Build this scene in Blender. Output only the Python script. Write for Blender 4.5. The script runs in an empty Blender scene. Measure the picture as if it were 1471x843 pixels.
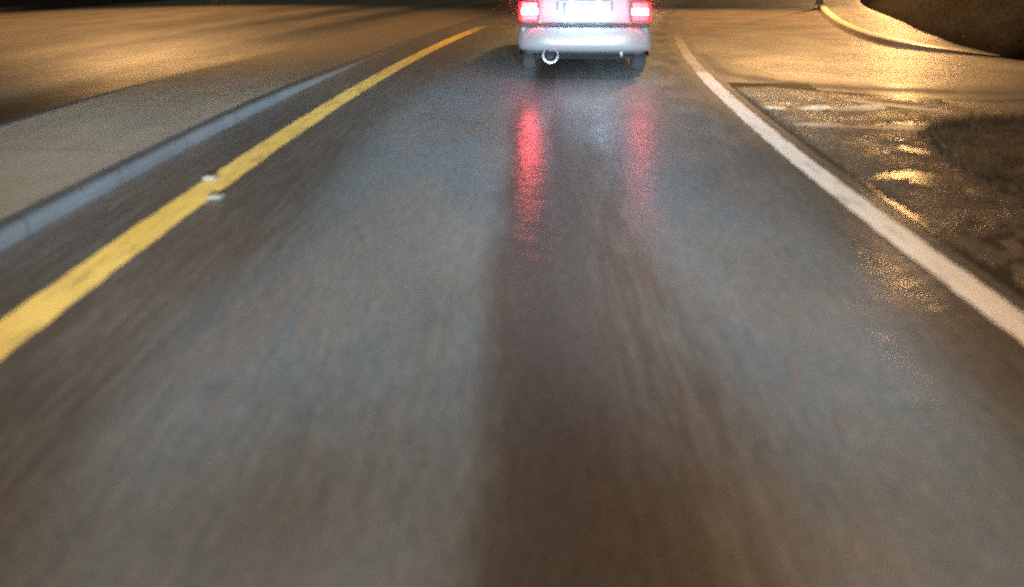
import bpy, bmesh, math, random
from mathutils import Vector, Matrix, noise as mnoise
random.seed(7)
SC = bpy.context.scene
COL = SC.collection
R = math.radians

# ------------------------------------------------------------------ camera
H = 1.52
cd = bpy.data.cameras.new('camera')
cam = bpy.data.objects.new('camera', cd); COL.objects.link(cam)
cam.location = (0, 0, H); cam.rotation_euler = (R(90), 0, 0)
cd.sensor_width = 36; cd.lens = 36 * 1200 / 1471
cd.shift_y = -483.5 / 1471
cd.clip_start = 0.05; cd.clip_end = 3000
cd.dof.use_dof = True; cd.dof.focus_distance = 300; cd.dof.aperture_fstop = 0.86
SC.camera = cam

# ------------------------------------------------------------------ world, exposure
w = bpy.data.worlds.new('World'); SC.world = w; w.use_nodes = True
nt = w.node_tree; bg = nt.nodes['Background']
sky = nt.nodes.new('ShaderNodeTexSky'); sky.sky_type = 'NISHITA'; sky.sun_disc = False
sky.sun_elevation = R(1.5); sky.sun_rotation = R(160)
nt.links.new(sky.outputs[0], bg.inputs[0]); bg.inputs[1].default_value = 0.022
ml = bpy.data.lights.new('moon_light', 'SUN'); ml.energy = 0.01; ml.angle = R(10); ml.color = (.8, .88, 1)
mo = bpy.data.objects.new('moon_light', ml); COL.objects.link(mo); mo.rotation_euler = (R(60), 0, R(160))
vs = SC.view_settings
vs.view_transform = 'Standard'; vs.look = 'None'; vs.gamma = 1; vs.use_curve_mapping = False
vs.exposure = 0.35
SC.cycles.use_denoising = False
SC.cycles.max_bounces = 6
SC.cycles.volume_bounces = 1
SC.cycles.sample_clamp_indirect = 1.5
SC.cycles.sample_clamp_direct = 20

# ------------------------------------------------------------------ lights of the place
SODIUM = (1.0, 0.54, 0.20)
def spot(name, loc, target, energy, color, cone, blend, radius=.1, parent=None, wide=1):
    l = bpy.data.lights.new(name, 'SPOT'); l.energy = energy; l.color = color
    l.spot_size = R(cone); l.spot_blend = blend; l.shadow_soft_size = radius
    o = bpy.data.objects.new(name, l); COL.objects.link(o)
    o.location = loc
    o.rotation_euler = (Vector(target) - Vector(loc)).to_track_quat('-Z', 'Y').to_euler()
    if parent: o.parent = parent
    o.scale = (wide, 1, 1)
    return o
COOL = (0.66, 0.86, 1.0)
# the two dipped headlamps of the car the picture is taken from: the beam is strongest just under its
# cut-off and thins out steeply towards the near road and the sides, as a dipped beam does
HEAD_E = 210
def dipped_beam(loc, az_mid, az_half):
    o = spot('headlamp_beam', loc, (loc[0], loc[1] + 10, loc[2] - 3.0), HEAD_E, COOL, 150, .3, .05)
    l = o.data; l.use_nodes = True; t = l.node_tree
    em = [n for n in t.nodes if n.type == 'EMISSION'][0]
    geo = t.nodes.new('ShaderNodeNewGeometry'); sp = t.nodes.new('ShaderNodeSeparateXYZ'); t.links.new(geo.outputs['Incoming'], sp.inputs[0])
    def mt(op, a, b=0.0, cl=False):
        n = t.nodes.new('ShaderNodeMath'); n.operation = op; n.use_clamp = cl
        for k, v in enumerate((a, b)):
            if isinstance(v, (int, float)): n.inputs[k].default_value = v
            else: t.links.new(v, n.inputs[k])
        return n.outputs[0]
    def mr(v, a, b, c=0.0, d=1.0):
        n = t.nodes.new('ShaderNodeMapRange'); n.interpolation_type = 'SMOOTHSTEP'; t.links.new(v, n.inputs[0])
        for k, q in enumerate((a, b, c, d)): n.inputs[1 + k].default_value = q
        return n.outputs[0]
    se = mt('MULTIPLY', sp.outputs[2], BEAM_SIGN)                  # sine of the angle below the horizon
    prof = mt('POWER', mt('DIVIDE', .066, mt("MAXIMUM", se, .066)), 2.35)
    prof = mt('MULTIPLY', prof, mr(se, .035, .085, .055, 1.0))
    prof = mt('MULTIPLY', prof, mr(se, .18, .46, 1.0, .16))
    az = mt('ARCTAN2', mt('MULTIPLY', sp.outputs[0], BEAM_SIGN * -1), mt('ABSOLUTE', sp.outputs[1]))
    d = mt('ABSOLUTE', mt('SUBTRACT', az, az_mid))
    prof = mt('MULTIPLY', prof, mr(d, az_half * .35, az_half, 1.0, .04))
    t.links.new(mt('MULTIPLY', prof, 100.0), em.inputs['Strength'])
BEAM_SIGN = -1.0
dipped_beam((-0.42, 1.0, 0.66), R(-8), R(42))
dipped_beam((1.02, 1.0, 0.66), R(-3), R(27))

# ------------------------------------------------------------------ node helpers
def mat(name):
    m = bpy.data.materials.new(name); m.use_nodes = True
    return m, m.node_tree, m.node_tree.nodes['Principled BSDF']
class N:
    def __init__(s, nt): s.t = nt
    def new(s, ty, **kw):
        n = s.t.nodes.new(ty)
        for k, v in kw.items(): setattr(n, k, v)
        return n
    def put(s, sock, v):
        if hasattr(v, 'is_linked') or isinstance(v, bpy.types.NodeSocket): s.t.links.new(v, sock)
        else: sock.default_value = v
    def math(s, op, a, b=0.0, c=None, clamp=False):
        n = s.new('ShaderNodeMath', operation=op, use_clamp=clamp)
        s.put(n.inputs[0], a); s.put(n.inputs[1], b)
        if c is not None: s.put(n.inputs[2], c)
        return n.outputs[0]
    def comb(s, x, y, z=0.0):
        n = s.new('ShaderNodeCombineXYZ')
        for i, v in enumerate((x, y, z)): s.put(n.inputs[i], v)
        return n.outputs[0]
    def noise(s, vec, scale, detail=3.0, rough=.5):
        n = s.new('ShaderNodeTexNoise'); s.put(n.inputs['Vector'], vec)
        n.inputs['Scale'].default_value = scale; n.inputs['Detail'].default_value = detail
        n.inputs['Roughness'].default_value = rough
        return n.outputs['Fac']
    def rng(s, v, a, b, c=0.0, d=1.0, smooth=True):
        n = s.new('ShaderNodeMapRange'); n.interpolation_type = 'SMOOTHSTEP' if smooth else 'LINEAR'
        s.put(n.inputs[0], v)
        for i, q in enumerate((a, b, c, d)): s.put(n.inputs[1 + i], q)
        return n.outputs[0]
    def mix(s, f, a, b):
        n = s.new('ShaderNodeMix', data_type='RGBA'); s.put(n.inputs[0], f)
        for i, v in ((6, a), (7, b)):
            if isinstance(v, tuple): v = (*v, 1) if len(v) == 3 else v
            s.put(n.inputs[i], v)
        return n.outputs[2]
    def bump(s, h, strength, dist, normal=None):
        n = s.new('ShaderNodeBump'); s.put(n.inputs['Height'], h)
        n.inputs['Strength'].default_value = strength; n.inputs['Distance'].default_value = dist
        if normal is not None: s.put(n.inputs['Normal'], normal)
        return n.outputs[0]
def uvn(n):
    u = n.new('ShaderNodeUVMap'); u.uv_map = 'UVMap'
    s = n.new('ShaderNodeSeparateXYZ'); n.t.links.new(u.outputs[0], s.inputs[0])
    return s.outputs[0], s.outputs[1]
def objc(n): return n.new('ShaderNodeTexCoord').outputs['Object']

def simple(name, col, rough=.5, metal=0.0, coat=0.0, coat_r=.05, emit=None, estr=0, var=.0, scale=8, spec=.5):
    m, t, b = mat(name); n = N(t)
    b.inputs['Roughness'].default_value = rough; b.inputs['Metallic'].default_value = metal
    b.inputs['Coat Weight'].default_value = coat; b.inputs['Coat Roughness'].default_value = coat_r
    b.inputs['Specular IOR Level'].default_value = spec
    if var:
        f = n.noise(objc(n), scale, 5, .6)
        c2 = tuple(c * (1 - var) for c in col)
        t.links.new(n.mix(n.rng(f, .35, .65), c2, col), b.inputs['Base Color'])
        t.links.new(n.rng(f, .3, .7, rough * .85, min(1, rough * 1.15)), b.inputs['Roughness'])
    else:
        b.inputs['Base Color'].default_value = (*col, 1)
    if emit:
        b.inputs['Emission Color'].default_value = (*emit, 1); b.inputs['Emission Strength'].default_value = estr
    return m

# wet asphalt of our lane: polished wheel tracks, a smooth tar-dark strip, streaks along the road
def asphalt_main():
    m, t, b = mat('wet_asphalt'); n = N(t); u, v = uvn(n)
    wob = n.math('MULTIPLY', n.math('SUBTRACT', n.noise(n.comb(u, n.math('MULTIPLY', v, .35)), 1.3, 3), .5), .5)
    uu = n.math('ADD', u, wob)
    tl = n.math('MULTIPLY', n.rng(uu, -1.55, -1.0), n.rng(uu, -.22, -.04, 1, 0))
    tr = n.math('MULTIPLY', n.rng(uu, .5, .85), n.rng(uu, 1.45, 1.95, 1, 0))
    track = n.math('ADD', tl, tr, clamp=True)
    sw = n.math('MULTIPLY', n.math('SUBTRACT', n.noise(n.comb(n.math('MULTIPLY', u, .6), n.math('MULTIPLY', v, .4)), 2.2, 2), .5), .22)
    us = n.math('ADD', u, sw)
    strip = n.math('MULTIPLY', n.rng(us, -.30, .10), n.rng(us, .15, .62, 1, 0))
    film = n.math('MULTIPLY', n.rng(us, -.13, -.03), n.rng(us, .14, .27, 1, 0))
    streak = n.noise(n.comb(n.math('MULTIPLY', u, 26), n.math('MULTIPLY', v, 1.3)), 1.0, 5, .65)
    patch = n.noise(n.comb(n.math('MULTIPLY', u, 1.4), n.math('MULTIPLY', v, .5)), 1.2, 4, .55)
    grain = n.noise(n.comb(u, v), 170, 2, .7)
    hue = n.noise(n.comb(n.math('ADD', u, 7.0), n.math('MULTIPLY', v, .4)), 1.5, 3)
    dark = n.mix(n.rng(hue, .4, .6), (.072, .056, .044), (.060, .052, .044))
    light = n.mix(n.rng(hue, .4, .6), (.130, .134, .136), (.104, .130, .150))
    c = n.mix(n.math('MULTIPLY', track, n.rng(patch, .25, .6, .5, 1)), dark, light)
    c = n.mix(n.math('MULTIPLY', strip, .65), c, (.042, .038, .038))
    # darker unworn band beside the edge lines
    c = n.mix(n.math('MULTIPLY', n.math('MULTIPLY', n.rng(streak, .4, .68), n.math('SUBTRACT', 1.0, strip)), .42), c, (.155, .15, .142))
    fine = n.noise(n.comb(n.math('MULTIPLY', u, 60), n.math('MULTIPLY', v, 7)), 1.0, 3, .6)
    stone = n.noise(n.comb(u, v), 38, 3, .7)
    hsv = n.new('ShaderNodeHueSaturation'); t.links.new(c, hsv.inputs['Color'])
    t.links.new(n.math('MULTIPLY', n.rng(grain, .3, .7, .5, 1.5, False), n.math('MULTIPLY', n.rng(fine, .3, .7, .80, 1.20, False), n.rng(stone, .3, .7, .78, 1.22, False))), hsv.inputs['Value'])
    t.links.new(hsv.outputs[0], b.inputs['Base Color'])
    b.inputs['Roughness'].default_value = .6
    cr = n.math('SUBTRACT', n.rng(patch, .3, .7, .34, .24), n.math('MULTIPLY', film, .14))
    cr = n.math('ADD', cr, n.math('MULTIPLY', n.math('MULTIPLY', n.rng(u, .12, .24), n.rng(u, .5, .65, 1, 0)), .10))
    film2 = n.math('MULTIPLY', n.math('MULTIPLY', n.rng(uu, 1.25, 1.5), n.rng(u, 1.8, 1.96, 1, 0)), n.rng(n.noise(n.comb(n.math('MULTIPLY', u, 3), v), 1.1, 3), .38, .58))
    cr = n.math('SUBTRACT', cr, n.math('MULTIPLY', film2, .10))
    t.links.new(cr, b.inputs['Coat Roughness'])
    cw = n.math('ADD', n.math('MULTIPLY', n.rng(patch, .3, .7, .35, .6), n.math('SUBTRACT', 1.0, n.math('MULTIPLY', strip, .5))), n.math('MULTIPLY', n.math('ADD', film, film2), .6), clamp=True)
    t.links.new(cw, b.inputs['Coat Weight']); b.inputs['Coat IOR'].default_value = 1.33
    h = n.math('ADD', n.math('MULTIPLY', grain, .35), n.math('MULTIPLY', n.noise(n.comb(u, v), 45, 2), .8))
    nb = n.bump(h, .35, .006)
    t.links.new(nb, b.inputs['Normal'])
    nb2 = n.bump(n.math('ADD', n.noise(n.comb(n.math('MULTIPLY', u, .45), v), 11, 3, .6), n.math('MULTIPLY', h, .15)), .55, .012)
    t.links.new(nb2, b.inputs['Coat Normal'])
    return m

def wet_surface(name, c1, c2, rough, coat, coat_r, scale=3.0, bands=(), band_col=(.012, .010, .008), bump=.01, stretch=.4, patchy=False, joint=0):
    m, t, b = mat(name); n = N(t); u, v = uvn(n)
    vec = n.comb(u, n.math('MULTIPLY', v, stretch))
    f = n.noise(vec, scale, 5, .6)
    c = n.mix(n.rng(f, .22, .78), c1, c2)
    for (a0, a1, soft, amt) in bands:
        wv = n.math('ADD', u, n.math('MULTIPLY', n.math('SUBTRACT', n.noise(n.comb(u, n.math('MULTIPLY', v, .3)), .9, 3), .5), .5))
        k = n.math('MULTIPLY', n.rng(wv, a0 - soft, a0 + soft), n.rng(wv, a1 - soft, a1 + soft, 1, 0))
        c = n.mix(n.math('MULTIPLY', k, amt), c, band_col)
    if joint:      # butt joints between the cast units
        fr = n.math('FRACT', n.math('DIVIDE', v, joint))
        c = n.mix(n.math('MULTIPLY', n.rng(n.math('ABSOLUTE', n.math('SUBTRACT', fr, .5)), .0, .014 / joint, 1, 0), .8), c, (.02, .018, .016))
    g = n.noise(n.comb(u, v), 120, 2, .7)
    hsv = n.new('ShaderNodeHueSaturation'); t.links.new(c, hsv.inputs['Color'])
    t.links.new(n.rng(g, .3, .7, .65, 1.35, False), hsv.inputs['Value'])
    t.links.new(hsv.outputs[0], b.inputs['Base Color'])
    b.inputs['Roughness'].default_value = rough
    b.inputs['Coat Weight'].default_value = coat; b.inputs['Coat IOR'].default_value = 1.33
    if patchy: t.links.new(n.rng(n.noise(n.comb(u, v), 2.6, 4, .6), .42, .62, .05, coat), b.inputs['Coat Weight'])
    t.links.new(n.rng(f, .3, .7, coat_r * .8, coat_r * 1.25), b.inputs['Coat Roughness'])
    nb = n.bump(n.math('ADD', n.noise(n.comb(u, v), 40, 3), n.noise(vec, 7, 3)), .4, bump)
    t.links.new(nb, b.inputs['Normal']); t.links.new(nb, b.inputs['Coat Normal'])
    return m

def paint(name, c1, c2, wear, fade=None):
    m, t, b = mat(name); n = N(t); u, v = uvn(n)
    s = n.noise(n.comb(n.math('MULTIPLY', u, 22), n.math('MULTIPLY', v, 2.2)), 1.0, 4, .65)
    p = n.noise(n.comb(n.math('MULTIPLY', u, 3), n.math('MULTIPLY', v, 1.2)), 1.0, 4, .6)
    c = n.mix(n.rng(p, .3, .7), c1, c2)
    c = n.mix(n.math('MULTIPLY', n.rng(s, .50, .72), wear), c, (.10, .09, .08))
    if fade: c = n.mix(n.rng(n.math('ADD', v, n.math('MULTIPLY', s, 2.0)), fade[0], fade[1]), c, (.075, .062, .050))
    t.links.new(c, b.inputs['Base Color'])
    b.inputs['Roughness'].default_value = .55
    b.inputs['Coat Weight'].default_value = .25; b.inputs['Coat Roughness'].default_value = .3
    t.links.new(n.bump(n.noise(n.comb(u, v), 90, 2), .3, .003), b.inputs['Normal'])
    return m

# ------------------------------------------------------------------ mesh helpers
def link(name, bm, m, parent=None, smooth=False):
    me = bpy.data.meshes.new(name)
    bmesh.ops.recalc_face_normals(bm, faces=bm.faces)
    bm.to_mesh(me); bm.free()
    if smooth:
        for p in me.polygons: p.use_smooth = True
    me.materials.append(m)
    o = bpy.data.objects.new(name, me); COL.objects.link(o)
    if parent: o.parent = parent
    return o
def tag(o, label=None, cat=None, group=None, kind=None):
    for k, v in (('label', label), ('category', cat), ('group', group), ('kind', kind)):
        if v: o[k] = v
    return o
def empty(name, loc, rz=0):
    o = bpy.data.objects.new(name, None); COL.objects.link(o); o.empty_display_size = .2
    o.location = loc; o.rotation_euler = (0, 0, rz); return o
def box(bm, c, s, bev=0.0, seg=2, rot=None):
    r = bmesh.ops.create_cube(bm, size=1.0); vs_ = r['verts']
    for q in vs_: q.co = Vector((q.co.x * s[0], q.co.y * s[1], q.co.z * s[2]))
    if bev > 0:
        es = list({e for q in vs_ for e in q.link_edges})
        rr = bmesh.ops.bevel(bm, geom=es, offset=bev, segments=seg, affect='EDGES', profile=.5)
        vs_ = list({q for f in rr['faces'] for q in f.verts} | {q for q in vs_ if q.is_valid})
    for q in vs_:
        if rot: q.co = rot @ q.co
        q.co += Vector(c)
    return vs_
def tube(bm, p0, p1, r0, r1=None, n=16, caps=True):
    r1 = r0 if r1 is None else r1
    p0, p1 = Vector(p0), Vector(p1); d = p1 - p0; q = d.to_track_quat('Z', 'Y')
    A, B = [], []
    for i in range(n):
        a = 2 * math.pi * i / n; e = Vector((math.cos(a), math.sin(a), 0))
        A.append(bm.verts.new(p0 + q @ (e * r0))); B.append(bm.verts.new(p1 + q @ (e * r1)))
    for i in range(n): bm.faces.new((A[i], A[(i + 1) % n], B[(i + 1) % n], B[i]))
    if caps: bm.faces.new(A[::-1]); bm.faces.new(B)
def lathe(bm, prof, c=(0, 0, 0), axis='Z', n=32):   # prof: (radius, height)
    rings = []
    for r, h in prof:
        ring = []
        for i in range(n):
            a = 2 * math.pi * i / n; x, y = r * math.cos(a), r * math.sin(a)
            co = {'Z': (x, y, h), 'X': (h, x, y), 'Y': (x, h, y)}[axis]
            ring.append(bm.verts.new(Vector(co) + Vector(c)))
        rings.append(ring)
    for a, b in zip(rings, rings[1:]):
        for i in range(n): bm.faces.new((a[i], a[(i + 1) % n], b[(i + 1) % n], b[i]))
    bm.faces.new(rings[0][::-1]); bm.faces.new(rings[-1])

# ------------------------------------------------------------------ the road's course: straight, then an arc to the right
RAD, S0, X0, S1 = 81.0, 3.0, 0.02, 75.0
def P(s, o, z=0.0):
    if s <= S0: return Vector((X0 + o, s, z))
    th = (min(s, S1) - S0) / RAD
    c = Vector((X0 + RAD * (1 - math.cos(th)), S0 + RAD * math.sin(th), z))
    if s > S1: c += Vector((math.sin(th), math.cos(th), 0)) * (s - S1)
    return c + Vector((math.cos(th), -math.sin(th), 0)) * o
def heading(s): return (min(max(s, S0), S1) - S0) / RAD
def stations(a, b, step=.5):
    k = max(2, int((b - a) / step)); return [a + (b - a) * i / k for i in range(k + 1)]
def ribbon(name, prof, s0, s1, m, parent=None, jit=0, step=.5, zs=None):
    """prof: list of (offset, z) across the road; one sheet swept along it"""
    bm = bmesh.new(); uvl = bm.loops.layers.uv.new('UVMap'); rows = []
    acc = [0.0]
    for (a, b) in zip(prof, prof[1:]): acc.append(acc[-1] + math.hypot(b[0] - a[0], b[1] - a[1]))
    for s in stations(s0, s1, step):
        row = []
        for k, (o, z) in enumerate(prof):
            oo = o + (random.uniform(-jit, jit) if jit else 0)
            row.append((bm.verts.new(P(s, oo, z * zs(s) if zs and z > 0 else z)), prof[0][0] + acc[k], s))
        rows.append(row)
    for a, b in zip(rows, rows[1:]):
        for i in range(len(prof) - 1):
            q = (a[i], a[i + 1], b[i + 1], b[i])
            f = bm.faces.new([x[0] for x in q])
            for l, x in zip(f.loops, q): l[uvl].uv = (x[1], x[2])
    me = bpy.data.meshes.new(name); bm.to_mesh(me); bm.free(); me.materials.append(m)
    o = bpy.data.objects.new(name, me); COL.objects.link(o)
    if parent: o.parent = parent
    return o
def poly_sheet(name, pts, z, m, cut=None):
    bm = bmesh.new(); uvl = bm.loops.layers.uv.new('UVMap')
    vs_ = [bm.verts.new((x, y, z)) for x, y in pts]
    f = bm.faces.new(vs_)
    bmesh.ops.triangulate(bm, faces=[f])
    for f in bm.faces:
        for l in f.loops: l[uvl].uv = (l.vert.co.x, l.vert.co.y)
    o = link(name, bm, m); return o
def catmull(pts, sub=8):
    out = []
    for i in range(len(pts) - 1):
        p0 = pts[max(i - 1, 0)]; p1 = pts[i]; p2 = pts[i + 1]; p3 = pts[min(i + 2, len(pts) - 1)]
        for k in range(sub):
            t = k / sub
            out.append(tuple(.5 * ((2 * p1[j]) + (-p0[j] + p2[j]) * t + (2 * p0[j] - 5 * p1[j] + 4 * p2[j] - p3[j]) * t * t
                       + (-p0[j] + 3 * p1[j] - 3 * p2[j] + p3[j]) * t ** 3) for j in range(len(p1))))
    out.append(tuple(pts[-1])); return out
def rise(L): t_ = min(1, max(0, (L - 15.6) / 3.0)); return .22 + .78 * t_ * t_ * (3 - 2 * t_)
def curb_loft(name, line, prof, m, uvs=1.0):
    """sweep profile (distance to the right of travel, z) along a plan polyline"""
    bm = bmesh.new(); uvl = bm.loops.layers.uv.new('UVMap'); rows = []; L = 0
    for i, p in enumerate(line):
        a = Vector(line[max(i - 1, 0)]); b = Vector(line[min(i + 1, len(line) - 1)])
        d = (b - a).normalized(); r = Vector((d.y, -d.x))
        if i: L += (Vector(p) - Vector(line[i - 1])).length
        rows.append([(bm.verts.new((p[0] + r.x * o, p[1] + r.y * o, z * rise(L) if z > 0 else z)), o + z, L) for o, z in prof])
    for a, b in zip(rows, rows[1:]):
        for i in range(len(prof) - 1):
            q = (a[i], a[i + 1], b[i + 1], b[i]); f = bm.faces.new([x[0] for x in q])
            for l, x in zip(f.loops, q): l[uvl].uv = (x[1], x[2])
    return link(name, bm, m)

# ------------------------------------------------------------------ ground and carriageways
M_ground = simple('dark_soil', (.035, .030, .024), .9, var=.4, scale=2)
bm = bmesh.new()
for q in [(-900, -900), (900, -900), (900, 900), (-900, 900)]: bm.verts.new((*q, -.06))
bm.faces.new(bm.verts); tag(link('ground', bm, M_ground), kind='structure')

M_main = asphalt_main()
tag(ribbon('road', [(-2.67, 0), (2.26, 0)], -40, 130, M_main), kind='structure')
M_far = wet_surface('wet_asphalt_far_carriageway', (.075, .062, .050), (.12, .098, .078), .55, .7, .28, 1.4,
                    bands=[(-5.85, -5.05, .3, .8), (-7.8, -6.85, .4, .8), (-9.8, -8.8, .5, .4)])
tag(ribbon('opposite_road', [(-16.2, -.012), (-2.66, -.012)], -40, 130, M_far), kind='structure')

# raised median with kerbs
M_median = wet_surface('median_concrete', (.17, .142, .105), (.235, .20, .15), .75, .35, .35, 1.9, bump=.008, joint=2.4, patchy=True)
def fade_along(m, v0, v1, col):      # blends into another colour further along
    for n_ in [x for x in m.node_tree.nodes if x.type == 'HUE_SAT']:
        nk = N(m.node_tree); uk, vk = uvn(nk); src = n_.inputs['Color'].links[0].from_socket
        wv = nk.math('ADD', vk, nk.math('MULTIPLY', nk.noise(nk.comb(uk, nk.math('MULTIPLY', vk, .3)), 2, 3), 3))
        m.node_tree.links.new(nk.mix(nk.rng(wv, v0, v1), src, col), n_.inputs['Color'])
fade_along(M_median, 9.5, 16, (.10, .080, .062))  # weaker lamplight further along put into the concrete's colour
M_kerb = wet_surface('kerb_concrete', (.048, .055, .061), (.072, .080, .086), .6, .4, .3, 2.5, bump=.008, joint=1.0)
def drop(s_):      # the kerb drops towards the junction
    t_ = min(1, max(0, (s_ - 7.5) / 6)); return 1 - .8 * t_ * t_ * (3 - 2 * t_)
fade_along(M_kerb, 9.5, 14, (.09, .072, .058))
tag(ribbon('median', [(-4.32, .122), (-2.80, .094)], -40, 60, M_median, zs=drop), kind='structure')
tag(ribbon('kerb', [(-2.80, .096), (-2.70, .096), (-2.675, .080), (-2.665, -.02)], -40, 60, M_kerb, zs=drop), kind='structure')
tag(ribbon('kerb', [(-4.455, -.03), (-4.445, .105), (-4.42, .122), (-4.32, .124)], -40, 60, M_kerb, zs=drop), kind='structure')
# far verge
tag(ribbon('verge', [(-40, .25), (-22, .12), (-16.32, .10), (-16.2, .10), (-16.2, -.05)], -40, 130, M_ground), kind='structure')

# side road and merging bay on the right
M_side = wet_surface('wet_asphalt_side_road', (.11, .085, .06), (.16, .125, .085), .5, .85, .27, 1.0,
                     bump=.012, stretch=1.0)
far_kerb = catmull([(22, 6.0), (14, 9.2), (9.6, 11.25), (7.7, 12.3), (6.9, 13.35), (6.55, 14.1), (6.5, 14.9), (6.65, 16.1), (7.2, 18.6), (8.45, 22.8),
                    (9.9, 26.8), (12.4, 32.0), (17.5, 40.0), (25, 49), (40, 60)])
tag(ribbon('side_road', [(1.9, -.006), (45, -.006)], -12, 70, M_side, step=1.0), kind='structure')

M_litkerb = wet_surface('kerb_painted_lamplight', (.60, .53, .41), (.72, .66, .54), .5, .5, .25, 3, bump=.004)  # lamplight on the kerb face painted in as a pale colour
for n_ in [x for x in M_litkerb.node_tree.nodes if x.type == 'HUE_SAT']:     # the painted lamplight fades out round the bend
    nk = N(M_litkerb.node_tree); uk, vk = uvn(nk); src = n_.inputs['Color'].links[0].from_socket
    M_litkerb.node_tree.links.new(nk.mix(nk.rng(vk, 16.3, 17.9), (.06, .048, .036), src), n_.inputs['Color'])
tag(curb_loft('kerb', far_kerb, [(-.005, -.03), (0, .095), (.03, .12), (.16, .124)], M_litkerb), kind='structure')
M_walk = wet_surface('wet_pavement', (.075, .06, .045), (.15, .12, .09), .55, .6, .3, 1.8, stretch=1.0,
                     bands=[], bump=.01)
tag(curb_loft('pavement', far_kerb, [(.16, .12), (.6, .12), (1.05, .125), (1.35, .11)], M_walk), kind='structure')
# dark bank rising behind that pavement
M_bank = simple('bank_earth', (.015, .012, .009), .95, var=.3, scale=1.5, spec=.05)
bank_line = catmull([(24, 5.6), (14, 8.7), (10.5, 10.4), (8.6, 11.4), (7.55, 12.3), (7.35, 13.1), (7.38, 14.4), (7.75, 16.0), (8.6, 18.6), (10.3, 24.6), (12.6, 29.5), (18.5, 38.0)], 10)
bm = bmesh.new(); rows = []
for i, p in enumerate(bank_line):
    a = Vector(bank_line[max(i - 1, 0)]); b = Vector(bank_line[min(i + 1, len(bank_line) - 1)])
    d = (b - a).normalized(); r = Vector((d.y, -d.x)); row = []
    for o, z in [(-.02, .02), (.05, .17), (.2, .30), (.5, .5), (1.0, .78), (1.6, 1.02), (2.2, 1.2), (3.0, 1.3)]:
        k = mnoise.noise(Vector((p[0] * .9, p[1] * .9, o))) * .05
        q = Vector(p) + r * min(o, 3)
        row.append(bm.verts.new((q.x + k * .5, q.y, z + k)))
    rows.append(row)
for a, b in zip(rows, rows[1:]):
    for i in range(len(a) - 1): bm.faces.new((a[i], a[i + 1], b[i + 1], b[i]))
bank = tag(link('bank', bm, M_bank, smooth=True), kind='structure')

# ------------------------------------------------------------------ worn shoulder on the right, with hollows that hold water
M_sh = wet_surface('wet_dirt_shoulder', (.062, .046, .030), (.125, .093, .062), .6, .9, .25, 2.2, stretch=1.0, bump=.02, patchy=True)
DIPS = [(2.72, 5.88, .30, .11, .1), (2.34, 5.0, .03, .42, -.06), (2.52, 4.3, .05, .55, -.1), (3.35, 7.60, .40, .07, .1), (2.75, 10.0, .40, .22, -.2), (2.85, 4.5, .06, .4, .15),
        (3.05, 7.0, .28, .05, -.5), (3.22, 6.4, .06, .30, .25), (3.0, 8.32, .5, .05, .05), (2.9, 5.3, .07, .28, .1), (2.85, 6.5, .22, .05, -.4)]
def shoulder_z(x, y):
    z = .016 + .014 * mnoise.noise(Vector((x * .9, y * 1.7, 3))) + .008 * mnoise.noise(Vector((x * 2.4, y * 5, 9))) + .003 * mnoise.noise(Vector((x * 9, y * 14, 2)))
    for (cx, cy, sx, sy, a) in DIPS:
        dx, dy = x - cx + .35 * mnoise.noise(Vector((x * 2.2, y * 4, 1))), y - cy + .22 * mnoise.noise(Vector((x * 3.5, y * 3, 8))) + .06 * mnoise.noise(Vector((x * 11, y * 9, 8))); u_ = dx * math.cos(a) + dy * math.sin(a); v_ = -dx * math.sin(a) + dy * math.cos(a)
        z -= .030 * math.exp(-(u_ / sx) ** 2 - (v_ / sy) ** 2)
    edge = min(1, max(0, (x - 2.28) / .12))
    return -.004 + (z + .004) * edge
bm = bmesh.new(); uvl = bm.loops.layers.uv.new('UVMap')
rows = []
for s in stations(-6, 10.4, .06):
    t_ = s / 10.4; row = []
    omax = 5.6 if s < 8.0 else max(2.4, 2.3 + 3.4 * (1 - ((s - 8.0) / 2.42)) ** 1.3 if s < 10.4 else 2.3)
    for k in range(41):
        o = 2.262 + (omax - 2.262) * k / 40
        p = P(s, o); row.append(bm.verts.new((p.x, p.y, shoulder_z(p.x, p.y) if 0 < k < 40 else -.02)))
    rows.append(row)
for a, b in zip(rows, rows[1:]):
    for i in range(40):
        f = bm.faces.new((a[i], a[i + 1], b[i + 1], b[i]))
        for l in f.loops: l[uvl].uv = (l.vert.co.x, l.vert.co.y)
tag(link('shoulder', bm, M_sh, smooth=True), kind='structure')

# puddles
mw, tw, bw = mat('puddle_water'); nw = N(tw)
bw.inputs['Base Color'].default_value = (.05, .038, .024, 1); bw.inputs['Roughness'].default_value = .22
bw.inputs['IOR'].default_value = 1.33; bw.inputs['Specular IOR Level'].default_value = .7
tw.links.new(nw.bump(nw.noise(objc(nw), 9, 3), .25, .01), bw.inputs['Normal'])
bm = bmesh.new(); rows = []
for q_ in stations(-6, 10.3, .5): rows.append((bm.verts.new(P(q_, 2.27, .003)), bm.verts.new(P(q_, 2.3 + (3.4 if q_ < 7.8 else 2.0 if q_ < 9.4 else .9), .003))))
for a, b in zip(rows, rows[1:]): bm.faces.new((a[0], a[1], b[1], b[0]))
tag(link('puddle', bm, mw), kind='structure')

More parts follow.
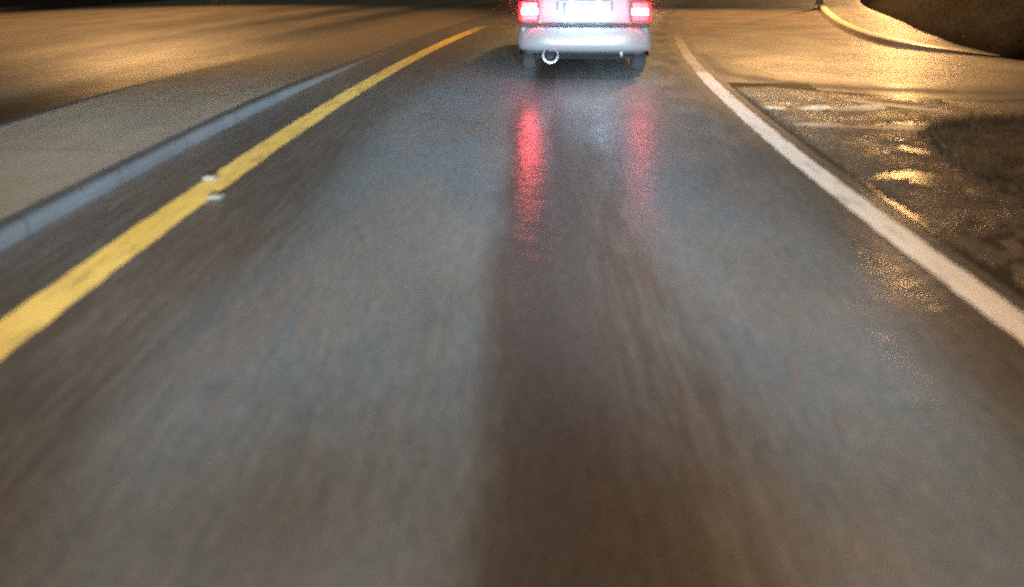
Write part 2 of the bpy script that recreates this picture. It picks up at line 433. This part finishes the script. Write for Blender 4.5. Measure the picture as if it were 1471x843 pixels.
# pale streaky stripes laid across the shoulder
M_stripe = paint('pale_streaky_stripe', (.55, .50, .40), (.68, .62, .50), .6)
def mark(name, line, wid, m, jit=.010, zf=lambda x, y: shoulder_z(x, y) + .005):
    bm = bmesh.new(); uvl = bm.loops.layers.uv.new('UVMap'); rows = []; L = 0
    line = catmull(line, 24)
    for i, p in enumerate(line):
        a = Vector(line[max(i - 1, 0)]); b = Vector(line[min(i + 1, len(line) - 1)])
        d = (b - a).normalized(); r = Vector((d.y, -d.x)); t_ = i / (len(line) - 1)
        w_ = wid * min(1, 5 * t_ + .1, 5 * (1 - t_) + .1) * .5
        if i: L += (Vector(p) - Vector(line[i - 1])).length
        row = []
        for s_ in (-1, -.5, 0, .5, 1):
            x = p[0] + r.x * w_ * s_ + random.uniform(-jit, jit) * (abs(s_) == 1); y = p[1] + r.y * w_ * s_ + random.uniform(-jit, jit) * (abs(s_) == 1)
            row.append((bm.verts.new((x, y, zf(x, y))), w_ * s_, L))
        rows.append(row)
    for a, b in zip(rows, rows[1:]):
        for k in range(4):
            q = (a[k], a[k + 1], b[k + 1], b[k]); f = bm.faces.new([x[0] for x in q])
            for l, x in zip(f.loops, q): l[uvl].uv = (x[1], x[2])
    return tag(link(name, bm, m, smooth=True), kind='structure')
mark('pale_stripe', [(2.50, 8.42), (3.0, 8.27), (3.5, 8.30), (3.75, 8.45)], .22, M_stripe)
mark('pale_stripe', [(2.52, 7.50), (3.0, 7.42), (3.5, 7.36), (3.95, 7.52)], .22, M_stripe)
mark('pale_stripe', [(3.46, 8.80), (3.8, 8.45), (4.25, 8.02)], .16, M_stripe, zf=lambda x, y: .024)
mtr, ttr, btr = mat('old_tar_seam'); ntr = N(ttr); ut, vt = uvn(ntr)
wt = ntr.math('ADD', ntr.math('ABSOLUTE', ut), ntr.math('MULTIPLY', ntr.math('SUBTRACT', ntr.noise(ntr.comb(ut, vt), 3, 4), .5), .5))
ttr.links.new(ntr.mix(ntr.rng(wt, .02, .42), (.030, .024, .018), (.13, .10, .07)), btr.inputs['Base Color'])
ttr.links.new(ntr.rng(wt, .02, .42, .7, .45), btr.inputs['Roughness'])
ttr.links.new(ntr.rng(wt, .02, .42, 0.1, .85), btr.inputs['Coat Weight']); btr.inputs['Coat Roughness'].default_value = .27; btr.inputs['Coat IOR'].default_value = 1.33
mark('tar_seam', [(2.95, 13.2), (2.75, 11.6), (2.9, 10.7), (3.5, 9.95), (4.4, 9.55), (5.4, 9.35), (7.0, 9.2)], 1.1, mtr, .03, zf=lambda x, y: -.002)

# ------------------------------------------------------------------ dark grass verge on the right
verge_line = [(2.95, -6), (2.95, 2), (2.98, 4.2), (3.08, 5.0), (3.20, 5.8), (3.36, 6.6), (3.55, 7.1), (3.95, 7.5), (4.9, 7.62), (6.5, 7.0), (9, 5.6), (22, -.5), (22, -6)]
M_grass = simple('dark_grass', (.125, .096, .062), .9, var=.5, scale=2, spec=.1)
vl = catmull(verge_line, 8)
bm = bmesh.new(); outer = [bm.verts.new((x, y, -.015)) for x, y in vl]
cxy = Vector((9, 0))
prev = outer
for k, z in ((.01, .03), (.05, .055), (.15, .07), (.5, .085), (.98, .09)):
    ring = [bm.verts.new((x + (cxy.x - x) * k, y + (cxy.y - y) * k, z + .012 * mnoise.noise(Vector((x * 2, y * 2, k * 5))))) for x, y in vl]
    for i in range(len(vl) - 1): bm.faces.new((prev[i], prev[i + 1], ring[i + 1], ring[i]))
    prev = ring
tag(link('grass_verge', bm, M_grass, smooth=True), kind='structure')
def inside(x, y, pl):
    c = False; j = len(pl) - 1
    for i in range(len(pl)):
        if (pl[i][1] > y) != (pl[j][1] > y) and x < (pl[j][0] - pl[i][0]) * (y - pl[i][1]) / (pl[j][1] - pl[i][1]) + pl[i][0]: c = not c
        j = i
    return c
bm = bmesh.new()
def blade(x, y, z, h):
    a = random.uniform(0, 6.28); w_ = random.uniform(.002, .005); l = random.uniform(.2, .9) * h
    dx, dy = math.cos(a) * w_, math.sin(a) * w_; lx, ly = math.cos(a + 1.4) * l, math.sin(a + 1.4) * l
    v = [bm.verts.new(c) for c in ((x - dx, y - dy, z), (x + dx, y + dy, z), (x + dx * .7 + lx * .4, y + dy * .7 + ly * .4, z + h * .6), (x + lx, y + ly, z + h))]
    bm.faces.new(v[:3]); bm.faces.new((v[0], v[2], v[3]))
cnt = 0
while cnt < 22000:
    x = random.uniform(2.9, 7.5); y = random.uniform(2.5, 7.7)
    if not inside(x, y, vl): continue
    blade(x, y, .05, random.uniform(.02, .055)); cnt += 1
for i in range(9000):      # longer blades hanging over the edge
    t_ = random.choice(vl[12:88]); x = t_[0] + random.gauss(.14, .10); y = t_[1] + random.gauss(-.08, .12)
    if x > 7: continue
    blade(x, y, .0, random.uniform(.03, .09))
for i in range(2500):
    p = random.choice(bank_line[20:90]); o = random.uniform(0, 1.2)
    x = p[0] + o * .9 + random.uniform(-.1, .1); y = p[1] + o * .4 + random.uniform(-.3, .3)
    zz = .12 + .6 * o ** .8
    blade(x, y, zz, random.uniform(.04, .10))
tag(link('grass', bm, M_grass), 'short dark wet grass on the right verge and bank', 'grass', kind='stuff')

M_glint = paint('painted_glint', (.13, .12, .11), (.20, .18, .165), .9)  # glints on the wet lane painted as thin pale strokes
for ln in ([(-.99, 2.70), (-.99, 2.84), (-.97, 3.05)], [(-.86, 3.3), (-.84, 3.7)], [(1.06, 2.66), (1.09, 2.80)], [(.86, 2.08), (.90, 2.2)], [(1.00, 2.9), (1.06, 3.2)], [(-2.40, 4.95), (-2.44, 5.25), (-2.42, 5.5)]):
    mark('glint_mark', ln, .02, M_glint, .003, zf=lambda x, y: .0035)

M_grit = simple('grit', (.14, .11, .075), .6, coat=.5, coat_r=.2, var=.6, scale=30)
bm = bmesh.new()
for i in range(2600):
    s_ = random.uniform(2.5, 9.6); o_ = 2.30 + abs(random.gauss(0, .55)) if i % 3 else random.uniform(2.3, 4.0)
    q_ = P(s_, o_); r_ = random.uniform(.003, .010)
    if q_.x > 4.3: continue
    z_ = shoulder_z(q_.x, q_.y) + r_ * .3
    m_ = Matrix.Translation((q_.x, q_.y, z_)) @ Matrix.Rotation(random.uniform(0, 6), 4, 'Z') @ Matrix.Diagonal((r_ * random.uniform(.8, 1.5), r_, r_ * .6, 1))
    bmesh.ops.create_icosphere(bm, subdivisions=1, radius=1, matrix=m_)
tag(link('grit', bm, M_grit), 'wet grit scattered on the dirt shoulder', 'grit', kind='stuff')

# ------------------------------------------------------------------ painted lines
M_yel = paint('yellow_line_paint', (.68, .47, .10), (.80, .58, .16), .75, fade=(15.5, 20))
M_whi = paint('white_line_paint', (.74, .70, .64), (.82, .79, .74), .55)
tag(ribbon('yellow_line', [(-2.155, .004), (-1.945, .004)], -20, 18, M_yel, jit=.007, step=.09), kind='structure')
tag(ribbon('white_line', [(1.985, .004), (2.155, .004)], -20, 11.2, M_whi, jit=.006, step=.09), kind='structure')
M_whw = paint('worn_white_line_paint', (.34, .31, .28), (.46, .43, .38), .9, fade=(13, 18.5))
tag(ribbon('white_line', [(1.99, .004), (2.15, .004)], 11.2, 18.5, M_whw, jit=.012, step=.2), kind='structure')

# ------------------------------------------------------------------ road studs beside the yellow line
M_stud = simple('stud_casting', (.30, .30, .28), .4, metal=.6)
M_lens = simple('stud_reflector', (.16, .14, .10), .5, coat=.3)
def stud(loc, rz, label):
    r = empty('road_stud', loc, rz); tag(r, label, 'road stud', 'reflective studs along the yellow line')
    bm = bmesh.new()
    vs_ = [bm.verts.new(c) for c in ((-.05, -.05, 0), (.05, -.05, 0), (.05, .05, 0), (-.05, .05, 0), (-.035, -.028, .018), (.035, -.028, .018), (.035, .028, .018), (-.035, .028, .018))]
    for q in ((0, 1, 5, 4), (1, 2, 6, 5), (2, 3, 7, 6), (3, 0, 4, 7), (4, 5, 6, 7)): bm.faces.new([vs_[i] for i in q])
    link('base', bm, M_stud, r)
    bm = bmesh.new(); box(bm, (0, -.041, .0105), (.07, .005, .013), .001, 1, None); link('reflector', bm, M_lens, r)
    return r
p = P(5.66, -2.13, .0045); stud(p, 0, 'small pale road stud on the outer edge of the yellow line')
p = P(5.22, -1.92, .0045); stud(p, 0, 'small pale road stud on the lane side of the yellow line, the nearer one')

# ------------------------------------------------------------------ street lamps
M_pole = simple('galvanised_pole', (.62, .58, .50), .5, metal=.0, var=.2, scale=5)
M_head = simple('lamp_housing', (.25, .25, .24), .4, metal=.3)
M_glow = simple('sodium_lens', (.9, .7, .4), .3, emit=(1.0, .55, .2), estr=40)
def street_lamp(x, y, face, label, energy, arm=2.2, h=8.2, z=0.0, cone=165, aim=None, tint=SODIUM):
    r = empty('street_lamp', (x, y, z), face)      # face: direction of the arm (+X local)
    tag(r, label, 'street lamp', 'sodium street lamps')
    bm = bmesh.new(); lathe(bm, [(.16, 0), (.16, .03), (.10, .05), (.10, .9), (.075, .95), (.05, h - .4)], n=20); link('pole', bm, M_pole, r, True)
    bm = bmesh.new(); pts = catmull([(0, 0, h - .45), (.15, 0, h - .1), (.8, 0, h + .12), (arm, 0, h + .2)], 6)
    for a, b in zip(pts, pts[1:]): tube(bm, a, b, .035, n=10)
    link('arm', bm, M_pole, r, True)
    bm = bmesh.new(); box(bm, (arm + .25, 0, h + .2), (.62, .26, .14), .05, 3); link('lamp_head', bm, M_head, r, True)
    bm = bmesh.new(); box(bm, (arm + .27, 0, h + .112), (.40, .18, .05), .02, 3); ln = link('lens', bm, M_glow, r, True)
    bm = bmesh.new(); box(bm, (.0, -.104, .65), (.11, .012, .32), .004, 1); link('access_door', bm, M_pole, r)
    l = bpy.data.lights.new('lamp_light', 'SPOT'); l.energy = energy; l.color = tint; l.spot_size = R(cone); l.spot_blend = .5; l.shadow_soft_size = .3
    o = bpy.data.objects.new('lamp_light', l); COL.objects.link(o); o.parent = r; o.location = (arm + .27, 0, h + .06)
    if aim:
        hd = Matrix.Rotation(face, 3, 'Z') @ Vector((arm + .27, 0, h + .06)) + Vector((x, y, z))
        o.rotation_euler = (Matrix.Rotation(-face, 3, 'Z') @ (Vector(aim) - hd)).to_track_quat('-Z', 'Y').to_euler()
    return r
PI = math.pi
street_lamp(9.1, 24.7, R(-118), 'tall sodium street lamp standing on the kerb beyond the bay at the right', 9500, arm=3.6, z=.11, cone=88, aim=(6.3, 18.5, 0))
street_lamp(19.5, 36.6, PI, 'tall sodium street lamp down the side road beyond the dark bank', 8800, arm=2.2)
street_lamp(-33, 92, -.1, 'distant sodium street lamp at the left of the opposite carriageway', 30000, arm=2.2)
street_lamp(-14.6, 23.5, -.3, 'sodium street lamp on the far verge at the left', 8500, arm=5.0, cone=94, aim=(-8.2, 20.0, 0))
street_lamp(36, 96, PI, 'distant sodium street lamp at the right, beyond the side road', 14000, arm=2.2)
street_lamp(6.2, -3.5, PI, 'added street lamp behind the viewpoint on the right, for warm fill', 4300, arm=2.4, tint=(1.0, .66, .38))  # unseen lamp, added for warm ambient fill
street_lamp(-7.2, -9, 0, 'added street lamp behind the viewpoint on the left, for warm fill', 4300, arm=1.6, tint=(1.0, .66, .38))  # second added fill lamp, also out of view

# ------------------------------------------------------------------ the car ahead
M_body = simple('silver_paint', (.62, .70, .84), .38, metal=.25, coat=1, coat_r=.05)
M_rub = simple('black_rubber', (.02, .02, .02), .8)
M_trim = simple('black_plastic', (.03, .03, .032), .5)
M_glass = simple('dark_window_glass', (.015, .017, .02), .05, coat=1)
M_chrome = simple('chrome', (.26, .28, .31), .4, metal=1)
M_rim = simple('alloy_rim', (.5, .5, .52), .3, metal=.8)
M_plate = simple('white_plate', (.85, .86, .86), .4)
M_blue = simple('plate_band_blue', (.05, .22, .6), .4)
M_red = simple('red_lens_glow', (.5, .02, .02), .2, coat=1, emit=(1.0, .008, .016), estr=12)
M_core = simple('brake_lamp_glow', (.9, .2, .2), .2, emit=(1.0, .16, .20), estr=26)
M_clear = simple('plate_lamp_lens', (.9, .9, .9), .2, emit=(.85, .95, 1), estr=1.2)
M_amber = simple('amber_lens', (.6, .2, .03), .2, coat=1)
M_under = simple('underbody', (.025, .023, .022), .8)

CX, CY = (840 - 735.5) / 1200 * 10.5, 10.5      # rear bumper face
yaw = -heading(12) * .6
car = empty('silver_car', (CX, CY, 0), yaw)
tag(car, 'silver saloon car with its brake lamps lit, driving ahead in the lane', 'car')
Wd, Ln = 1.68, 4.40
# lower body, lofted along its length (local +Y is forward)
def section(hw, zb, zt, tumble, n=6):
    pts = []
    rb, rt = .10, .09
    prof = [(0, zb), (hw - rb - .03, zb), (hw - .03, zb + .05), (hw, zb + .16), (hw, (zb + zt) / 2), (hw - .01, zt - .2), (hw - tumble * .5, zt - .07), (hw - tumble, zt - .015), (hw - tumble - .12, zt), (0, zt + .012)]
    return prof
st = [(.10, .79, .34, .98, .05), (.13, .815, .32, 1.005, .055), (.22, .828, .28, 1.02, .06), (.6, .84, .22, 1.025, .06), (1.1, .84, .20, 1.0, .05), (2.2, .84, .20, .96, .05),
      (3.0, .84, .20, .95, .06), (3.6, .83, .22, .90, .08), (4.1, .80, .25, .84, .08), (4.33, .74, .30, .74, .08)]
bm = bmesh.new(); rows = []
for (y, hw, zb, zt, tb) in st:
    pr = section(hw, zb, zt, tb)
    full = [(x, z) for x, z in pr] + [(-x, z) for x, z in pr[::-1][1:-1]]
    rows.append([bm.verts.new((x, y, z)) for x, z in full])
for a, b in zip(rows, rows[1:]):
    for i in range(len(a)): bm.faces.new((a[i], a[(i + 1) % len(a)], b[(i + 1) % len(a)], b[i]))
bm.faces.new(rows[0]); bm.faces.new(rows[-1][::-1])
body = link('body', bm, M_body, car, True)
md = body.modifiers.new('ws', 'WEIGHTED_NORMAL'); body.modifiers.new('es', 'EDGE_SPLIT').split_angle = R(40)
# cabin: roof shell with pillars, glass set into it
bm = bmesh.new()
lo = [(.72, .70), (.74, 1.4), (.74, 2.2), (.70, 3.02)]; hi = [(.55, 1.28), (.58, 1.6), (.58, 2.1), (.55, 2.42)]
L = [bm.verts.new((s_ * x, y, .99)) for s_ in (1,) for x, y in lo]; Hh = [bm.verts.new((x, y, 1.35 if i in (0, 3) else 1.385)) for i, (x, y) in enumerate(hi)]
L2 = [bm.verts.new((-x, y, .99)) for x, y in lo]; H2 = [bm.verts.new((-x, y, 1.35 if i in (0, 3) else 1.385)) for i, (x, y) in enumerate(hi)]
for A, B in ((L, Hh), (L2, H2)):
    for i in range(3): bm.faces.new((A[i], A[i + 1], B[i + 1], B[i]))
for i in range(3): bm.faces.new((Hh[i], Hh[i + 1], H2[i + 1], H2[i]))
bm.faces.new((L[0], Hh[0], H2[0], L2[0])); bm.faces.new((L[3], Hh[3], H2[3], L2[3]))
bmesh.ops.bevel(bm, geom=[e for e in bm.edges], offset=.03, segments=3, affect='EDGES')
link('roof', bm, M_body, car, True)
def quad_panel(name, pts, thick, m, parent=car):
    bm = bmesh.new(); vs_ = [Vector(q) for q in pts]; nrm = (vs_[1] - vs_[0]).cross(vs_[2] - vs_[0]).normalized() * thick
    a = [bm.verts.new(q) for q in vs_]; b = [bm.verts.new(q + nrm) for q in vs_]
    bm.faces.new(a[::-1]); bm.faces.new(b)
    for i in range(len(a)): bm.faces.new((a[i], a[(i + 1) % len(a)], b[(i + 1) % len(a)], b[i]))
    return link(name, bm, m, parent)
quad_panel('rear_window', [(-.63, .735, 1.02), (.63, .735, 1.02), (.50, 1.235, 1.32), (-.50, 1.235, 1.32)], .014, M_glass)
quad_panel('windscreen', [(.62, 2.985, 1.03), (-.62, 2.985, 1.03), (-.50, 2.49, 1.32), (.50, 2.49, 1.32)], .014, M_glass)
for s_ in (1, -1):
    def q(o, y, z): return (s_ * o, y, z)
    for (y0, y1, y2, y3) in ((1.02, 1.72, 1.72, 1.38), (1.80, 2.72, 2.34, 1.80)):
        pts = [q(.742, y0, 1.03), q(.747, y1, 1.03), q(.597, y2, 1.33), q(.590, y3, 1.33)]
        if s_ < 0: pts = pts[::-1]
        quad_panel('side_window', pts, .012, M_glass)
    for (y0, y1) in ((1.12, 1.98), (2.0, 2.95)):
        bm = bmesh.new(); box(bm, (s_ * .842, (y0 + y1) / 2, .60), (.012, y1 - y0, .56), .004, 1)
        d = link('door', bm, M_body, car)
        bm = bmesh.new(); box(bm, (s_ * .856, y0 + .14, .80), (.02, .16, .03), .008, 2); link('handle', bm, M_trim, d)
    bm = bmesh.new(); box(bm, (s_ * .90, 2.72, 1.02), (.16, .07, .11), .03, 3); link('wing_mirror', bm, M_body, car, True)
    bm = bmesh.new(); box(bm, (s_ * .62, 4.34, .62), (.26, .05, .14), .03, 2); link('headlight', bm, M_glass, car)
# wheels
for sx in (1, -1):
    for wy in (.88, 3.55):
        wh = empty('wheel', (sx * .73, wy, .31)); wh.parent = car
        bm = bmesh.new(); lathe(bm, [(.19, -.09), (.27, -.095), (.305, -.075), (.31, -.03), (.31, .03), (.305, .075), (.27, .095), (.19, .09)], axis='X', n=36); link('tyre', bm, M_rub, wh, True)
        bm = bmesh.new(); lathe(bm, [(.03, sx * .10), (.06, sx * .098), (.17, sx * .075), (.19, sx * .096), (.192, sx * .05)], axis='X', n=30); link('rim', bm, M_rim, wh, True)
        bm = bmesh.new()
        for k in range(24):                      # wheel-arch lip
            a0, a1 = PI * k / 24, PI * (k + 1) / 24
            tube(bm, (sx * .842, wy + .36 * math.cos(a0), .31 + .36 * math.sin(a0)), (sx * .842, wy + .36 * math.cos(a1), .31 + .36 * math.sin(a1)), .014, n=8)
        link('wheel_arch', bm, M_trim, car, True)
        bm = bmesh.new(); lathe(bm, [(.001, sx * .8445), (.352, sx * .8455), (.352, sx * .848), (.001, sx * .8478)], axis='X', n=36, c=(0, wy, .31))
        for v in [v for v in bm.verts if v.co.z < .2]: v.co.z = .2
        link('wheel_well', bm, M_under, car)
bm = bmesh.new(); box(bm, (0, 2.2, .22), (1.3, 3.7, .05), .02, 1); link('underbody', bm, M_under, car)
bm = bmesh.new(); tube(bm, (-.6, .88, .26), (.6, .88, .26), .035, n=10); link('rear_axle', bm, M_under, car)
# rear end
def rear_bumper():
    bm = bmesh.new(); rows = []
    prof = [(.06, .628), (.035, .626), (.015, .605), (-.012, .56), (-.038, .50), (-.05, .45), (-.042, .39), (0, .345), (.06, .325), (.12, .34)]
    n = 28
    for i in range(n + 1):
        t_ = -1 + 2 * i / n; x = t_ * .835
        wrap = .16 * abs(t_) ** 6; low = .012 * (1 - t_ * t_)
        rows.append([bm.verts.new((x, y + wrap + (1 - t_ * t_) * -.03, z - low * (z < .5))) for y, z in prof])
    for a, b in zip(rows, rows[1:]):
        for k in range(len(prof) - 1): bm.faces.new((a[k], a[k + 1], b[k + 1], b[k]))
    bm.faces.new(rows[0]); bm.faces.new(rows[-1][::-1])
    return link('bumper', bm, M_body, car, True)
bp = rear_bumper()
bm = bmesh.new(); box(bm, (0, .075, .655), (1.62, .05, .05), .008, 1); link('bumper_gap_shade', bm, M_trim, car)  # dark strip standing in for the shaded gap above the bumper
bm = bmesh.new(); box(bm, (0, .085, .84), (1.08, .05, .32), .015, 3); bl = link('boot_lid', bm, M_body, car, True)
bm = bmesh.new(); box(bm, (0, .058, .985), (.62, .03, .022), .006, 2); link('boot_handle', bm, M_trim, bl)
for s_ in (1, -1):     # plate recess sides
    bm = bmesh.new(); box(bm, (s_ * .345, .056, .90), (.014, .012, .13), .004, 1); link('recess_edge', bm, M_trim, bl)
bm = bmesh.new(); box(bm, (0, .052, .872), (.54, .010, .135), .003, 1); pl = link('licence_plate', bm, M_plate, car)
bm = bmesh.new(); box(bm, (-.252, .0465, .872), (.034, .003, .125)); link('plate_band', bm, M_blue, pl)
for s_ in (1, -1):
    bm = bmesh.new(); box(bm, (s_ * .17, .03, .962), (.07, .03, .014), .004, 1); link('plate_lamp', bm, M_clear, car)
    l = bpy.data.lights.new('plate_lamp_light', 'SPOT'); l.energy = 10; l.specular_factor = .15; l.color = (.45, .74, 1.0); l.spot_size = R(150); l.spot_blend = .6; l.shadow_soft_size = .02
    o = bpy.data.objects.new('plate_lamp_light', l); COL.objects.link(o); o.parent = car; o.location = (s_ * .17, -.015, .945)
    o.rotation_euler = (R(-14), 0, 0)
    # tail lamp clusters
    t_ = empty('tail_light', (s_ * .695, .075, .80)); t_.parent = car
    bm = bmesh.new(); box(bm, (0, .01, .03), (.245, .07, .27), .02, 3); link('housing', bm, M_trim, t_)
    bm = bmesh.new(); box(bm, (0, -.032, .112), (.21, .025, .075), .010, 2); link('red_lens', bm, M_red, t_)
    bm = bmesh.new(); box(bm, (0, -.034, .030), (.20, .025, .075)); link('brake_lens', bm, M_core, t_)
    l = bpy.data.lights.new('brake_light', 'AREA'); l.shape = 'RECTANGLE'; l.size = .2; l.size_y = .075; l.energy = 88 if s_ < 0 else 85; l.color = (1, .03, .05)
    o = bpy.data.objects.new('brake_light', l); COL.objects.link(o); o.parent = t_; o.location = (0, -.05, .03); o.rotation_euler = (R(90), 0, 0)
    bm = bmesh.new(); box(bm, (0, -.032, -.055), (.21, .025, .07), .010, 2); link('lower_lens', bm, M_red, t_)
    bm = bmesh.new(); box(bm, (s_ * .118, .055, .03), (.03, .12, .23), .01, 2); link('side_lens', bm, M_red, t_)
# exhaust
ex = empty('exhaust_pipe', (-.43, .02, .285)); ex.parent = car
bm = bmesh.new(); lathe(bm, [(.070, .5), (.074, 0), (.096, -.05), (.104, -.06), (.104, -.068), (.098, -.074), (.070, -.050), (.062, .0), (.060, .45)], axis='Y', n=32); link('tail_pipe', bm, M_chrome, ex, True)
bm = bmesh.new(); lathe(bm, [(.001, .06), (.066, .061), (.066, .07), (.001, .071)], axis='Y', n=24); link('pipe_inside', bm, M_under, ex)
bm = bmesh.new(); box(bm, (.46, .02, .305), (.05, .04, .09), .012, 2); link('towing_eye', bm, M_chrome, car, True)
bm = bmesh.new(); box(bm, (.05, .45, .30), (.75, .35, .16), .06, 3); link('silencer', bm, M_under, car, True)


# ------------------------------------------------------------------ haze added to imitate the red bloom round the tail lamps
mh = bpy.data.materials.new('bloom_haze'); mh.use_nodes = True; th_ = mh.node_tree; nh = N(th_)
th_.nodes.remove(th_.nodes['Principled BSDF'])
pv = th_.nodes.new('ShaderNodeVolumePrincipled'); pv.inputs['Color'].default_value = (.92, .92, .92, 1); pv.inputs['Anisotropy'].default_value = .55
th_.links.new(pv.outputs[0], th_.nodes['Material Output'].inputs['Volume'])
ln_ = nh.new('ShaderNodeVectorMath', operation='LENGTH'); th_.links.new(objc(nh), ln_.inputs[0])
dens = nh.math('MULTIPLY', nh.rng(ln_.outputs['Value'], .15, 1.0, 1.0, 0.0), .22)
th_.links.new(nh.math('MULTIPLY', dens, nh.rng(nh.noise(objc(nh), 3.0, 3), .3, .7, .6, 1.3)), pv.inputs['Density'])
bm = bmesh.new(); bmesh.ops.create_uvsphere(bm, u_segments=32, v_segments=20, radius=1.0)
sp_ = link('bloom_haze', bm, mh, None, True); sp_.location = (CX, CY - .15, .86); sp_.scale = (1.4, .8, .60)
tag(sp_, 'thin added haze that makes a red bloom behind the silver car', 'spray', kind='stuff')
